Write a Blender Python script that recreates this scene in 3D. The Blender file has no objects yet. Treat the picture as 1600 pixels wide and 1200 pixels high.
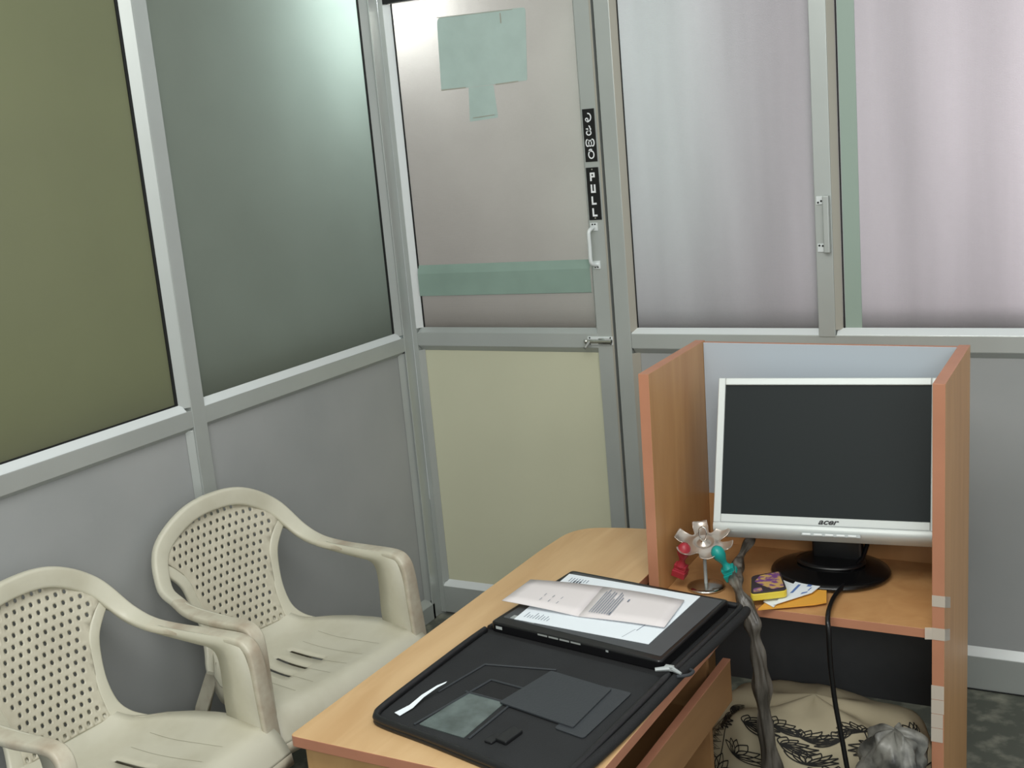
import bpy, bmesh, math, random
from mathutils import Vector, Matrix, Euler
random.seed(7)
PI = math.pi
scene = bpy.context.scene
COL = scene.collection

# ------------------------------------------------------------------ materials
def newmat(name):
    m = bpy.data.materials.new(name); m.use_nodes = True
    nt = m.node_tree; nt.nodes.clear()
    out = nt.nodes.new('ShaderNodeOutputMaterial')
    return m, nt, out
def N(nt, kind, **kw):
    n = nt.nodes.new(kind)
    for k, v in kw.items():
        if k in n.inputs: n.inputs[k].default_value = v
        else: setattr(n, k, v)
    return n
def s2l(c):
    return tuple(((x/255)/12.92 if x/255 <= .04045 else ((x/255+.055)/1.055)**2.4) for x in c[:3]) + (1,)
def coords(nt, scale=(1, 1, 1), rot=(0, 0, 0)):
    tc = N(nt, 'ShaderNodeTexCoord'); mp = N(nt, 'ShaderNodeMapping')
    mp.inputs['Scale'].default_value = scale; mp.inputs['Rotation'].default_value = rot
    nt.links.new(tc.outputs['Object'], mp.inputs['Vector'])
    return mp.outputs['Vector']
def plain(name, col, rough=.5, metal=0.0, spec=.5, var=0.0, vscale=8.0, vcol=None, bump=0.0, bscale=60.0, stretch=(1, 1, 1), coat=0.0, thresh=(.35, .7)):
    m, nt, out = newmat(name)
    b = N(nt, 'ShaderNodeBsdfPrincipled')
    c = s2l(col)
    b.inputs['Base Color'].default_value = c
    b.inputs['Roughness'].default_value = rough
    b.inputs['Metallic'].default_value = metal
    b.inputs['Specular IOR Level'].default_value = spec
    b.inputs['Coat Weight'].default_value = coat
    if var or vcol:
        v = coords(nt, stretch)
        no = N(nt, 'ShaderNodeTexNoise'); no.inputs['Scale'].default_value = vscale; no.inputs['Detail'].default_value = 6
        nt.links.new(v, no.inputs['Vector'])
        r = N(nt, 'ShaderNodeValToRGB')
        r.color_ramp.elements[0].position = thresh[0]; r.color_ramp.elements[1].position = thresh[1]
        r.color_ramp.elements[0].color = c
        c2 = s2l(vcol) if vcol else tuple(x*(1-var) for x in c[:3])+(1,)
        r.color_ramp.elements[1].color = c2
        nt.links.new(no.outputs['Fac'], r.inputs['Fac']); nt.links.new(r.outputs['Color'], b.inputs['Base Color'])
    if bump:
        v2 = coords(nt, stretch)
        n2 = N(nt, 'ShaderNodeTexNoise'); n2.inputs['Scale'].default_value = bscale; n2.inputs['Detail'].default_value = 3
        bp = N(nt, 'ShaderNodeBump'); bp.inputs['Strength'].default_value = bump; bp.inputs['Distance'].default_value = .002
        nt.links.new(v2, n2.inputs['Vector']); nt.links.new(n2.outputs['Fac'], bp.inputs['Height']); nt.links.new(bp.outputs['Normal'], b.inputs['Normal'])
    nt.links.new(b.outputs[0], out.inputs[0])
    return m
def wood(name, c1, c2, stretch, scale=6.0, rough=.4):
    m, nt, out = newmat(name)
    b = N(nt, 'ShaderNodeBsdfPrincipled'); b.inputs['Roughness'].default_value = rough
    v = coords(nt, stretch)
    no = N(nt, 'ShaderNodeTexNoise'); no.inputs['Scale'].default_value = scale; no.inputs['Detail'].default_value = 8; no.inputs['Distortion'].default_value = .6
    nt.links.new(v, no.inputs['Vector'])
    r = N(nt, 'ShaderNodeValToRGB')
    r.color_ramp.elements[0].position = .3; r.color_ramp.elements[1].position = .72
    r.color_ramp.elements[0].color = s2l(c1); r.color_ramp.elements[1].color = s2l(c2)
    nt.links.new(no.outputs['Fac'], r.inputs['Fac']); nt.links.new(r.outputs['Color'], b.inputs['Base Color'])
    nt.links.new(b.outputs[0], out.inputs[0])
    return m
def frosted(name, trans, base, rough=.35, mixf=.6, pattern=0.0, pscale=260, spec=.5, streak=None, lo=.96, hi=1.03):
    """frosted glass: lets light through diffusely, with a soft glossy face"""
    m, nt, out = newmat(name)
    tr = N(nt, 'ShaderNodeBsdfTranslucent'); tr.inputs['Color'].default_value = s2l(trans)
    b = N(nt, 'ShaderNodeBsdfPrincipled'); b.inputs['Base Color'].default_value = s2l(base)
    b.inputs['Roughness'].default_value = rough; b.inputs['Specular IOR Level'].default_value = spec
    mx = N(nt, 'ShaderNodeMixShader'); mx.inputs[0].default_value = mixf
    nt.links.new(b.outputs[0], mx.inputs[1]); nt.links.new(tr.outputs[0], mx.inputs[2])
    v = coords(nt); vs = coords(nt, streak) if streak else v
    no = N(nt, 'ShaderNodeTexNoise'); no.inputs['Scale'].default_value = 3.5; no.inputs['Detail'].default_value = 3
    nt.links.new(vs, no.inputs['Vector'])
    mr = N(nt, 'ShaderNodeMapRange'); mr.inputs['To Min'].default_value = lo; mr.inputs['To Max'].default_value = hi
    mr.inputs['From Min'].default_value = .3; mr.inputs['From Max'].default_value = .7
    nt.links.new(no.outputs['Fac'], mr.inputs['Value'])
    mc = N(nt, 'ShaderNodeMix', data_type='RGBA', blend_type='MULTIPLY'); mc.inputs[0].default_value = 1
    mc.inputs[6].default_value = s2l(trans); nt.links.new(mr.outputs[0], mc.inputs[7]); nt.links.new(mc.outputs[2], tr.inputs['Color'])
    if pattern:
        vo = N(nt, 'ShaderNodeTexVoronoi'); vo.inputs['Scale'].default_value = pscale; vo.inputs['Randomness'].default_value = .25
        nt.links.new(v, vo.inputs['Vector'])
        bp = N(nt, 'ShaderNodeBump'); bp.inputs['Strength'].default_value = pattern; bp.inputs['Distance'].default_value = .003
        nt.links.new(vo.outputs['Distance'], bp.inputs['Height'])
        nt.links.new(bp.outputs['Normal'], b.inputs['Normal']); nt.links.new(bp.outputs['Normal'], tr.inputs['Normal'])
    nt.links.new(mx.outputs[0], out.inputs[0])
    return m

M = {}
M['alu'] = plain('brushed_aluminium', (188, 193, 190), .42, .40, var=.10, vscale=3, stretch=(1, 1, 1))
M['alu_hi'] = plain('aluminium_with_highlight', (226, 231, 231), .30, .2)  # lighter aluminium copy; ceiling-light highlight on the beads is put into the colour
M['alu_warm'] = plain('yellowed_aluminium_bead', (176, 172, 160), .45, .3)
M['gasket'] = plain('black_gasket_and_shade', (18, 20, 20), .7)
M['panel_grey'] = plain('grey_laminate_panel', (166, 168, 168), .5, var=.12, vscale=2.2, vcol=(154, 157, 157))
M['panel_cream'] = plain('cream_laminate_panel', (206, 206, 180), .5, var=.06, vscale=2)
M['glass_olive'] = frosted('frosted_glass_olive', (184, 187, 154), (132, 135, 112), .22, .5)
M['glass_teal'] = frosted('frosted_glass_grey_green', (196, 202, 197), (112, 116, 102), .26, .55)
M['glass_door'] = frosted('hammered_frosted_glass_door', (214, 210, 207), (146, 139, 133), .3, .6, .25)
M['glass_pink'] = frosted('hammered_frosted_glass_window', (214, 209, 212), (148, 146, 146), .3, .65, .25, streak=(1.6, 1, .12), lo=.84, hi=1.05)  # light bands from a curtain behind are put into the glass colour
M['post_tint'] = plain('green_post_tint', (150, 168, 157), .45)
M['mint'] = plain('mint_paper', (180, 198, 192), .8, var=.08, vscale=14, bump=.3, bscale=40)
M['mint_dark'] = plain('green_bar_plastic', (140, 163, 152), .5, var=.1, vscale=10)
M['black_sign'] = plain('black_sign_plastic', (14, 14, 16), .4)
M['white_ink'] = plain('white_lettering', (236, 238, 240), .5)
M['chrome'] = plain('chrome', (215, 215, 210), .18, 1.0)
M['silver_metal'] = plain('polished_silver_metal', (196, 186, 176), .28, .75, bump=.15, bscale=120)
M['floor'] = plain('dark_terrazzo', (84, 87, 78), .55, vcol=(140, 140, 126), vscale=16, thresh=(.48, .72))
M['plastic'] = plain('cream_chair_plastic', (208, 205, 187), .33, vcol=(196, 192, 172), vscale=9, bump=.05, thresh=(.45, .75))
M['plastic_dirty'] = plain('cream_chair_plastic_scuffed', (204, 199, 180), .4, vcol=(178, 164, 144), vscale=16, bump=.1, thresh=(.45, .72))
M['plastic_lattice'] = plain('cream_chair_plastic_lattice', (204, 199, 180), .5, vcol=(192, 186, 167), vscale=9)
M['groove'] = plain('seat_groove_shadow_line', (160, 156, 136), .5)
M['desk_top'] = wood('light_beech_laminate', (214, 180, 134), (198, 160, 114), (9, 1.2, 9), 2.2, .38)
M['desk_side'] = wood('beech_laminate_side', (190, 152, 104), (172, 132, 86), (6, 6, 1), 2.2, .45)
M['edge'] = plain('reddish_brown_edge_band', (178, 122, 96), .45, var=.12, vscale=12)
M['desk_dark'] = wood('beech_laminate_shaded', (150, 112, 72), (130, 94, 60), (6, 1, 6), 2.2, .5)  # darker beech copy; shade on drawer and under the desk is in the colour
M['carrel_wood'] = wood('carrel_beech', (198, 152, 102), (182, 134, 86), (7, 7, .9), 2.4, .42)
M['carrel_edge'] = plain('pink_brown_edge_band', (180, 124, 95), .45, var=.10, vscale=10)
M['carrel_back'] = plain('pale_blue_grey_laminate', (176, 186, 195), .5)
M['bezel'] = plain('silver_monitor_plastic', (196, 202, 200), .38, .15)
M['bezel_dark'] = plain('silver_grey_plastic', (168, 174, 174), .4, .2)
M['screen'] = plain('lcd_screen_off', (20, 28, 29), .5, spec=.2)
M['black_plastic'] = plain('black_plastic', (16, 16, 18), .32)
M['black_gloss'] = plain('black_gloss_base', (14, 14, 15), .2)
M['nylon'] = plain('black_nylon', (20, 21, 23), .75, bump=.4, bscale=400)
M['nylon_edge'] = plain('black_piping', (24, 25, 27), .42)
M['lining'] = plain('black_lining_fabric', (27, 29, 31), .85, bump=.3, bscale=300, vcol=(34, 36, 38))
M['grey_pocket'] = plain('dark_grey_leatherette', (52, 56, 60), .5, bump=.3, bscale=200)
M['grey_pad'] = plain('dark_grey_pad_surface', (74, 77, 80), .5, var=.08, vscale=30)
M['clear'] = plain('clear_vinyl_window', (98, 110, 108), .25, vcol=(60, 68, 66), vscale=18, bump=.8, bscale=18)
M['paper'] = plain('white_paper', (232, 240, 246), .75)
M['pinkpaper'] = plain('pinkish_white_card', (222, 216, 216), .75)
M['ink'] = plain('grey_blue_ink', (120, 130, 146), .8)
M['inkblue'] = plain('blue_ink', (90, 120, 180), .8)
M['orange'] = plain('orange_envelope', (226, 164, 62), .7, var=.08)
M['yellow'] = plain('yellow_plastic', (222, 200, 70), .4, var=.05)
M['tin'] = plain('purple_and_gold_print', (196, 160, 96), .45, vcol=(116, 70, 130), vscale=60, thresh=(.44, .54))
M['boxdark'] = plain('charcoal_print', (52, 44, 50), .5)
M['red'] = plain('dark_red_plastic', (158, 44, 56), .38)
M['teal'] = plain('teal_plastic', (22, 146, 138), .38)
M['wrap'] = plain('grey_cling_wrapped_cable', (118, 112, 104), .32, vcol=(66, 62, 56), vscale=30, bump=1.0, bscale=70, stretch=(1, 1, .2), thresh=(.38, .6))
M['silver'] = plain('crumpled_grey_plastic', (128, 127, 120), .4, .05, vcol=(60, 60, 57), vscale=16, bump=1.0, bscale=22, thresh=(.4, .6))

# translucent sticky tape
def tape_mat():
    m, nt, out = newmat('translucent_sticky_tape')
    b = N(nt, 'ShaderNodeBsdfPrincipled'); b.inputs['Base Color'].default_value = s2l((206, 198, 184)); b.inputs['Roughness'].default_value = .3
    t = N(nt, 'ShaderNodeBsdfTransparent'); mx = N(nt, 'ShaderNodeMixShader'); mx.inputs[0].default_value = .25
    nt.links.new(b.outputs[0], mx.inputs[1]); nt.links.new(t.outputs[0], mx.inputs[2]); nt.links.new(mx.outputs[0], out.inputs[0])
    return m
M['tape'] = tape_mat()

# printed cloth: cream ground with black line-work
def cloth_mat():
    m, nt, out = newmat('cream_cloth_with_black_line_print')
    b = N(nt, 'ShaderNodeBsdfPrincipled'); b.inputs['Roughness'].default_value = .85
    b.inputs['Base Color'].default_value = s2l((176, 166, 140))
    nt.links.new(b.outputs[0], out.inputs[0]); return m
M['cloth'] = cloth_mat()
M['cloth_ink'] = plain('black_textile_ink', (26, 25, 22), .8)
M['cloth_border'] = plain('dark_cloth_border', (84, 80, 66), .85)

# ------------------------------------------------------------------ mesh helpers
class MB:
    def __init__(s): s.v = []; s.f = []; s.m = []; s.cur = 0
    def add(s, vs, fs, mi=None):
        o = len(s.v); s.v += [tuple(v) for v in vs]
        for f in fs: s.f.append([i+o for i in f]); s.m.append(s.cur if mi is None else mi)
    def box(s, x0, x1, y0, y1, z0, z1, mi=None):
        vs = [(x, y, z) for z in (z0, z1) for y in (y0, y1) for x in (x0, x1)]
        s.add(vs, [(0, 2, 3, 1), (4, 5, 7, 6), (0, 1, 5, 4), (2, 6, 7, 3), (0, 4, 6, 2), (1, 3, 7, 5)], mi)
    def prism(s, poly, z0, z1, mi_side=None, mi=None):
        n = len(poly)
        s.add([(x, y, z0) for x, y in poly]+[(x, y, z1) for x, y in poly], [tuple(range(n-1, -1, -1)), tuple(range(n, 2*n))], mi)
        o = len(s.v)-2*n
        for i in range(n):
            j = (i+1) % n
            s.f.append([o+i, o+j, o+n+j, o+n+i]); s.m.append(mi_side if mi_side is not None else (s.cur if mi is None else mi))
    def grid(s, P, mi=None, closed_u=False, closed_v=False, drop=None):
        nu, nv = len(P), len(P[0]); vs = [p for row in P for p in row]; fs = []
        for i in range(nu if closed_u else nu-1):
            for j in range(nv if closed_v else nv-1):
                if drop and drop(i, j): continue
                a, b = i, (i+1) % nu; c, d = j, (j+1) % nv
                fs.append((a*nv+c, b*nv+c, b*nv+d, a*nv+d))
        s.add(vs, fs, mi)
    def tube(s, pts, r, n=10, mi=None, caps=True):
        pts = [Vector(p) for p in pts]; R = r if isinstance(r, (list, tuple)) else [r]*len(pts)
        rows = []; prev = None
        for i, p in enumerate(pts):
            t = (pts[min(i+1, len(pts)-1)]-pts[max(i-1, 0)]).normalized()
            if prev is None:
                a = Vector((0, 0, 1)) if abs(t.z) < .9 else Vector((1, 0, 0))
                u = t.cross(a).normalized()
            else: u = (prev-t*prev.dot(t)).normalized()
            prev = u; w = t.cross(u)
            rows.append([p+(u*math.cos(2*PI*k/n)+w*math.sin(2*PI*k/n))*R[i] for k in range(n)])
        s.grid(rows, mi, closed_v=True)
        if caps:
            s.add(rows[0], [tuple(range(n))], mi); s.add(rows[-1], [tuple(range(n-1, -1, -1))], mi)
    def lathe(s, prof, c=(0, 0, 0), n=32, mi=None, sx=1, sy=1):
        rows = [[(c[0]+r*sx*math.cos(2*PI*k/n), c[1]+r*sy*math.sin(2*PI*k/n), c[2]+z) for k in range(n)] for r, z in prof]
        s.grid(rows, mi, closed_v=True)
    def xform(s, mat):
        s.v = [tuple(mat @ Vector(v)) for v in s.v]; return s
    def build(s, name, mats, parent=None, smooth=False, bevel=0, seg=2, merge=False, autosmooth=True):
        me = bpy.data.meshes.new(name); me.from_pydata(s.v, [], s.f)
        if not isinstance(mats, (list, tuple)): mats = [mats]
        for m in mats: me.materials.append(m)
        for p, mi in zip(me.polygons, s.m): p.material_index = min(mi, len(mats)-1)
        if merge or not smooth or True:
            bm = bmesh.new(); bm.from_mesh(me)
            if merge: bmesh.ops.remove_doubles(bm, verts=bm.verts, dist=1e-5)
            bmesh.ops.recalc_face_normals(bm, faces=bm.faces)
            bm.to_mesh(me); bm.free()
        if smooth:
            for p in me.polygons: p.use_smooth = True
        me.update()
        o = bpy.data.objects.new(name, me); COL.objects.link(o)
        if parent is not None: o.parent = parent
        if bevel:
            b = o.modifiers.new('bevel', 'BEVEL'); b.width = bevel; b.segments = seg; b.limit_method = 'ANGLE'; b.angle_limit = math.radians(40)
        return o
def tag(o, label=None, cat=None, group=None, kind=None):
    if label: o['label'] = label
    if cat: o['category'] = cat
    if group: o['group'] = group
    if kind: o['kind'] = kind
    return o
def empty(name, loc=(0, 0, 0), rot=(0, 0, 0)):
    o = bpy.data.objects.new(name, None); COL.objects.link(o); o.location = loc; o.rotation_euler = rot
    o.empty_display_size = .05; return o
def catmull(pts, n=6):
    P = [Vector(p) for p in pts]; out = []
    for i in range(len(P)-1):
        a = P[max(i-1, 0)]; b = P[i]; c = P[i+1]; d = P[min(i+2, len(P)-1)]
        for k in range(n):
            t = k/n
            out.append(.5*((2*b)+(c-a)*t+(2*a-5*b+4*c-d)*t*t+(3*b-a-3*c+d)*t**3))
    out.append(P[-1]); return out
def rpoly(pts, r, n=5):
    """round the corners of a 2D polygon"""
    out = []; k = len(pts)
    for i in range(k):
        a, b, c = Vector(pts[i-1]), Vector(pts[i]), Vector(pts[(i+1) % k])
        rr = r[i] if isinstance(r, (list, tuple)) else r
        if rr <= 0: out.append(tuple(b)); continue
        p = b+(a-b).normalized()*min(rr, (a-b).length*.45); q = b+(c-b).normalized()*min(rr, (c-b).length*.45)
        for j in range(n+1):
            t = j/n; out.append(tuple(p*(1-t)**2+b*2*t*(1-t)+q*t*t))
    return out
def quad_pt(q, u, v):
    """bilinear point in a quad of 2D corners: q0 (u0v0), q1 (u1v0), q2 (u1v1), q3 (u0v1)"""
    a = Vector(q[0])*(1-u)+Vector(q[1])*u; b = Vector(q[3])*(1-u)+Vector(q[2])*u
    return a*(1-v)+b*v

# ------------------------------------------------------------------ room shell
H = 2.62
def struct(o): o['kind'] = 'structure'; return o
mb = MB(); mb.box(-1.2, 3.6, -4.2, 1.2, -.05, 0)
struct(mb.build('floor', M['floor']))

# left partition (front face x = 0): lower panels
w = MB(); w.box(-.034, -.022, -4.2, -.03, .03, 1.03)
struct(w.build('wall_left', M['panel_grey']))
# back partition lower panel
w = MB(); w.box(.85, 3.6, .022, .034, .02, 1.03)
struct(w.build('wall_back', M['panel_grey']))

def bead_y(mb, y0, y1, xf, zf, xg, zg, mi=None):
    """sloped bead running along y from face edge (xf,zf) to glass edge (xg,zg)"""
    mb.add([(xf, y0, zf), (xg, y0, zg), (xg, y0, zf), (xf, y1, zf), (xg, y1, zg), (xg, y1, zf)],
           [(0, 1, 2), (5, 4, 3), (0, 3, 4, 1), (1, 4, 5, 2), (2, 5, 3, 0)], mi)
def bead_x(mb, x0, x1, yf, zf, yg, zg, mi=None):
    mb.add([(x0, yf, zf), (x0, yg, zg), (x0, yg, zf), (x1, yf, zf), (x1, yg, zg), (x1, yg, zf)],
           [(0, 1, 2), (5, 4, 3), (0, 3, 4, 1), (1, 4, 5, 2), (2, 5, 3, 0)], mi)
def bead_z(mb, z0, z1, a, b, c, mi=None):
    """vertical triangular bead, a/b/c = (x,y)"""
    mb.add([(*a, z0), (*b, z0), (*c, z0), (*a, z1), (*b, z1), (*c, z1)],
           [(0, 1, 2), (5, 4, 3), (0, 3, 4, 1), (1, 4, 5, 2), (2, 5, 3, 0)], mi)

# left wall frames
def trim(mb, name, mats, bevel=.0015): return struct(mb.build(name, mats, bevel=bevel))
ALU = [M['alu'], M['alu_hi'], M['alu_warm'], M['gasket']]
t = MB()                                     # mid rail, near and far pieces of one run
t.box(-.045, 0, -4.2, -1.118, 1.018, 1.067); t.box(-.045, -.001, -1.066, -.046, 1.018, 1.067)
bead_y(t, -4.2, -1.135, 0, 1.067, -.021, 1.088, 1); bead_y(t, -1.066, -.075, 0, 1.067, -.021, 1.088, 1)
bead_y(t, -4.2, -1.118, -.004, 1.018, -.021, 1.004); bead_y(t, -1.066, -.06, -.004, 1.018, -.021, 1.004)
trim(t, 'trim_1', ALU)
t = MB(); t.box(-.045, .001, -1.118, -1.066, 0, H)    # mullion
bead_z(t, 1.075, H, (0, -1.118), (-.021, -1.118), (-.021, -1.146)); bead_z(t, .07, 1.01, (-.004, -1.118), (-.021, -1.118), (-.021, -1.134))
trim(t, 'trim_2', ALU)
t = MB(); t.box(-.045, 0, -4.2, -1.118, 0, .06); t.box(-.045, 0, -1.066, -.046, 0, .06)   # kick rail
bead_y(t, -4.2, -1.118, 0, .06, -.021, .085); bead_y(t, -1.066, -.06, 0, .06, -.021, .085)
trim(t, 'trim_3', ALU)
t = MB(); t.box(-.06, -.004, -.046, .0, 0, H)        # corner post
bead_z(t, 1.075, H, (0, -.046), (-.021, -.046), (-.021, -.088), 0); bead_z(t, .07, 1.01, (-.004, -.046), (-.021, -.046), (-.021, -.082), 0)
t.box(-.004, 0, -.06, -.046, 0, H)
trim(t, 'trim_4', ALU)
t = MB(); t.box(-.045, 0, -4.2, -.046, H-.05, H); trim(t, 'trim_5', ALU)
# glass panes of left wall
def window(name, glass_box, mat, gasket_boxes):
    e = empty(name, (0, 0, 0)); e['kind'] = 'structure'
    g = MB(); g.box(*glass_box); g.build('glass_pane', mat, e)
    s = MB()
    for b in gasket_boxes: s.box(*b)
    if gasket_boxes: s.build('gasket', M['gasket'], e)
    return e
window('window_1', (-.030, -.024, -4.2, -1.148, 1.08, H-.04), M['glass_olive'], [(-.024, -.020, -1.1545, -1.1455, 1.088, H-.05), (-.024, -.0195, -4.2, -1.146, 1.0865, 1.0905)])
window('window_2', (-.030, -.024, -1.07, -.085, 1.08, H-.04), M['glass_teal'], [(-.024, -.020, -.0945, -.0865, 1.088, H-.05)])

t = MB(); t.box(.02, 3.6, .075, .13, .98, 1.15); trim(t, 'shading_ledge_back', M['gasket'], 0)      # unseen ledges added to darken the foot of the panes
t = MB(); t.box(-.13, -.075, -4.2, -.05, .98, 1.15); trim(t, 'shading_ledge_left', M['gasket'], 0)
# ------------------------------------------------------------------ the door
door = empty('door_1', (0, 0, 0)); door['kind'] = 'structure'
d = MB(); d.box(-.003, .016, -.002, .04, .008, 2.25)
bead_z(d, 1.09, 2.2, (.016, -.001), (.016, .021), (.034, .021), 1); bead_z(d, .128, 1.01, (.016, 0), (.016, .021), (.031, .021), 0)
d.build('hinge_stile', ALU, door, bevel=.001)
d = MB(); d.box(.727, .785, 0, .04, .008, 2.25)
d.box(.779, .7855, -.001, .0, .008, 2.25, 2)
bead_z(d, 1.09, 2.2, (.727, 0), (.714, .021), (.727, .021), 0)
d.build('lock_stile', ALU, door, bevel=.001)
d = MB(); d.box(.016, .727, .0005, .04, 1.028, 1.075)
bead_x(d, .02, .727, .0005, 1.075, .021, 1.092, 0); bead_x(d, .02, .727, .0005, 1.028, .021, 1.008, 0)
d.build('middle_rail', ALU, door, bevel=.001)
d = MB(); d.box(.016, .727, .0005, .04, .008, .111); bead_x(d, .016, .727, .0005, .111, .021, .133, 1)
d.build('bottom_rail', ALU, door, bevel=.001)
d = MB(); d.box(.016, .727, .0005, .04, 2.203, 2.25); d.build('top_rail', M['gasket'], door)  # black material puts the rail's shadow into its colour
d = MB(); d.box(.02, .73, .024, .030, 1.08, 2.21)
d.build('glass_pane', M['glass_door'], door)
d = MB(); d.box(.02, .73, .022, .030, .12, 1.02); d.build('lower_panel', M['panel_cream'], door)['label'] = 'cream laminate lower door panel'
d = MB(); d.box(.0345, .0385, .0195, .024, 1.092, 2.203); d.build('gasket', M['gasket'], door)
d = MB(); d.add([(.034, .023, 1.313), (.713, .023, 1.318), (.711, .013, 1.289), (.037, .013, 1.283), (.037, .013, 1.205), (.711, .013, 1.211), (.034, .023, 1.203), (.713, .023, 1.208)],
                [(0, 1, 2, 3), (3, 2, 5, 4), (4, 5, 7, 6)])
d.build('push_bar', M['mint_dark'], door)['label'] = 'mint green bar across the door glass'
# pull handle
d = MB()
for z in (1.425, 1.302): d.box(.731, .757, -.004, 0, z-.013, z+.013)
d.tube(catmull([(.744, -.002, 1.425), (.742, -.022, 1.420), (.738, -.032, 1.408), (.738, -.032, 1.364), (.738, -.032, 1.318), (.742, -.022, 1.306), (.744, -.002, 1.302)], 4), .0065, 8)
h = d.build('pull_handle', M['alu_hi'], door, smooth=False, bevel=.001)
for z in (1.433, 1.295):
    for x in (.740, .749):
        d = MB(); d.tube([(x, -.0035, z), (x, -.0055, z)], .0026, 8); d.build('screw', M['gasket'], h)
# sliding bolt
d = MB(); d.box(.692, .782, -.004, 0, 1.038, 1.066)
b_ = d.build('bolt_plate', M['alu_hi'], door, bevel=.001)
d = MB(); d.tube([(.690, -.012, 1.052), (.782, -.012, 1.052)], .0065, 10); d.box(.735, .778, -.014, -.003, 1.043, 1.061)
d.tube([(.703, -.012, 1.052), (.697, -.040, 1.034)], .0055, 8); d.lathe([(0, -.008), (.0075, -.006), (.009, 0), (.0075, .006), (0, .008)], (.690, -.012, 1.052), 10)
d.build('bolt', M['chrome'], b_, smooth=True)
for x, z in ((.700, 1.062), (.775, 1.062), (.775, 1.042), (.700, 1.042)):
    d = MB(); d.tube([(x, -.0035, z), (x, -.005, z)], .003, 8); d.build('screw', M['gasket'], b_)

# ------------------------------------------------------------------ back wall frames right of the door
t = MB(); t.box(.794, .846, 0, .045, 0, H)
bead_z(t, 1.08, H, (.846, 0), (.846, .021), (.863, .021), 2); bead_z(t, .12, 1.01, (.846, 0), (.846, .021), (.868, .021), 2)
trim(t, 'trim_6', ALU)
t = MB(); t.box(.786, .794, .02, .045, 0, H); trim(t, 'trim_7', M['gasket'], 0)
t = MB(); t.box(.8465, 3.6, .0005, .045, 1.027, 1.075)
bead_x(t, .847, 1.456, .0005, 1.075, .021, 1.093, 1); bead_x(t, 1.507, 3.6, .0005, 1.075, .021, 1.095, 1)
bead_x(t, .85, 3.6, .0005, 1.027, .021, 1.008, 0)
trim(t, 'trim_8', ALU)
t = MB(); t.box(1.456, 1.505, -.003, .045, 1.0705, H); bead_z(t, 1.09, H, (1.505, 0), (1.505, .021), (1.524, .021), 2)
tr9 = trim(t, 'trim_9', ALU)
t = MB(); t.box(.8465, 3.6, .0005, .045, 0, .106); bead_x(t, .847, 3.6, .0005, .106, .021, .131, 1)
t.box(.85, 3.6, -.004, .0, 0, .004, 3)
trim(t, 'trim_10', ALU)
t = MB(); t.box(-.06, 3.6, 0.001, .045, 2.27, H); trim(t, 'trim_11', ALU)
window('window_3', (.850, 1.47, .024, .030, 1.08, 2.4), M['glass_pink'], [(.8628, .8655, .0195, .024, 1.09, 2.4)])
window('window_4', (1.50, 3.6, .024, .030, 1.08, 2.4), M['glass_pink'], [(1.5245, 1.5285, .0195, .024, 1.09, 2.4)])
t = MB(); t.box(1.530, 1.578, .021, .024, 1.094, 2.4); trim(t, 'post_stand_in', M['post_tint'], 0)  # flat strip standing in for a green post seen through the frosted glass
# window pull handle on the mullion
wh = empty('window_handle', (0, 0, 0))
tag(wh, 'pale aluminium pull handle screwed to the mullion between the two right-hand frosted windows', 'handle')
d = MB(); d.add([(1.474, -.03, 1.487), (1.500, -.006, 1.487), (1.500, -.006, 1.317), (1.478, -.03, 1.322)], [(0, 1, 2, 3)])
d = MB(); d.box(1.484, 1.502, -.026, -.0035, 1.322, 1.488)
d.build('grip', M['alu'], wh, bevel=.003)
for z in (1.474, 1.336):
    d = MB(); d.box(1.462, 1.484, -.008, -.0035, z-.012, z+.012); d.build('mounting_plate', M['alu_hi'], wh, bevel=.001)
for x, z in ((1.468, 1.468), (1.477, 1.472), (1.468, 1.343), (1.478, 1.342)):
    d = MB(); d.tube([(x, -.0075, z), (x, -.0095, z)], .003, 8); d.build('screw', M['gasket'], wh)

# ------------------------------------------------------------------ signs and paper on the door
def text_mesh(name, body, size, mat, parent, loc, rot, shear=0.0, extrude=.0003, offset=0.0, sx=1.0):
    c = bpy.data.curves.new(name, 'FONT'); c.body = body; c.size = size; c.shear = shear; c.extrude = extrude; c.offset = offset
    c.align_x = 'CENTER'; c.align_y = 'CENTER'
    tmp = bpy.data.objects.new(name, c); COL.objects.link(tmp)
    dg = bpy.context.evaluated_depsgraph_get(); me = bpy.data.meshes.new_from_object(tmp.evaluated_get(dg))
    bpy.data.objects.remove(tmp)
    me.materials.clear(); me.materials.append(mat)
    o = bpy.data.objects.new(name, me); COL.objects.link(o); o.parent = parent; o.location = loc; o.rotation_euler = rot; o.scale = (sx, 1, 1)
    return o
def ribbon2d(mb, pts, w, y, n=0):
    """flat stroke in the xz plane at depth y"""
    P = [Vector((p[0], p[1])) for p in pts]
    L, R = [], []
    for i, p in enumerate(P):
        t = (P[min(i+1, len(P)-1)]-P[max(i-1, 0)])
        if t.length < 1e-9: t = Vector((1, 0))
        t.normalize(); nrm = Vector((-t.y, t.x))*w/2
        L.append((p.x+nrm.x, y, p.y+nrm.y)); R.append((p.x-nrm.x, y, p.y-nrm.y))
    mb.grid([L, R])
    return mb
pull = empty('pull_sign', (.752, 0, 1.53))
tag(pull, 'black vertical sign reading PULL in white capitals on the door stile', 'sign')
d = MB(); d.box(-.0215, .0215, -.0035, -.0005, -.083, .083); d.build('backing', M['black_sign'], pull, bevel=.0006)
d = MB(); y = -.0042; hh = .0265; wd = .017; s_ = .0058
def rect(x0, x1, z0, z1): d.add([(x0, y, z0), (x1, y, z0), (x1, y, z1), (x0, y, z1)], [(0, 1, 2, 3)])
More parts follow.
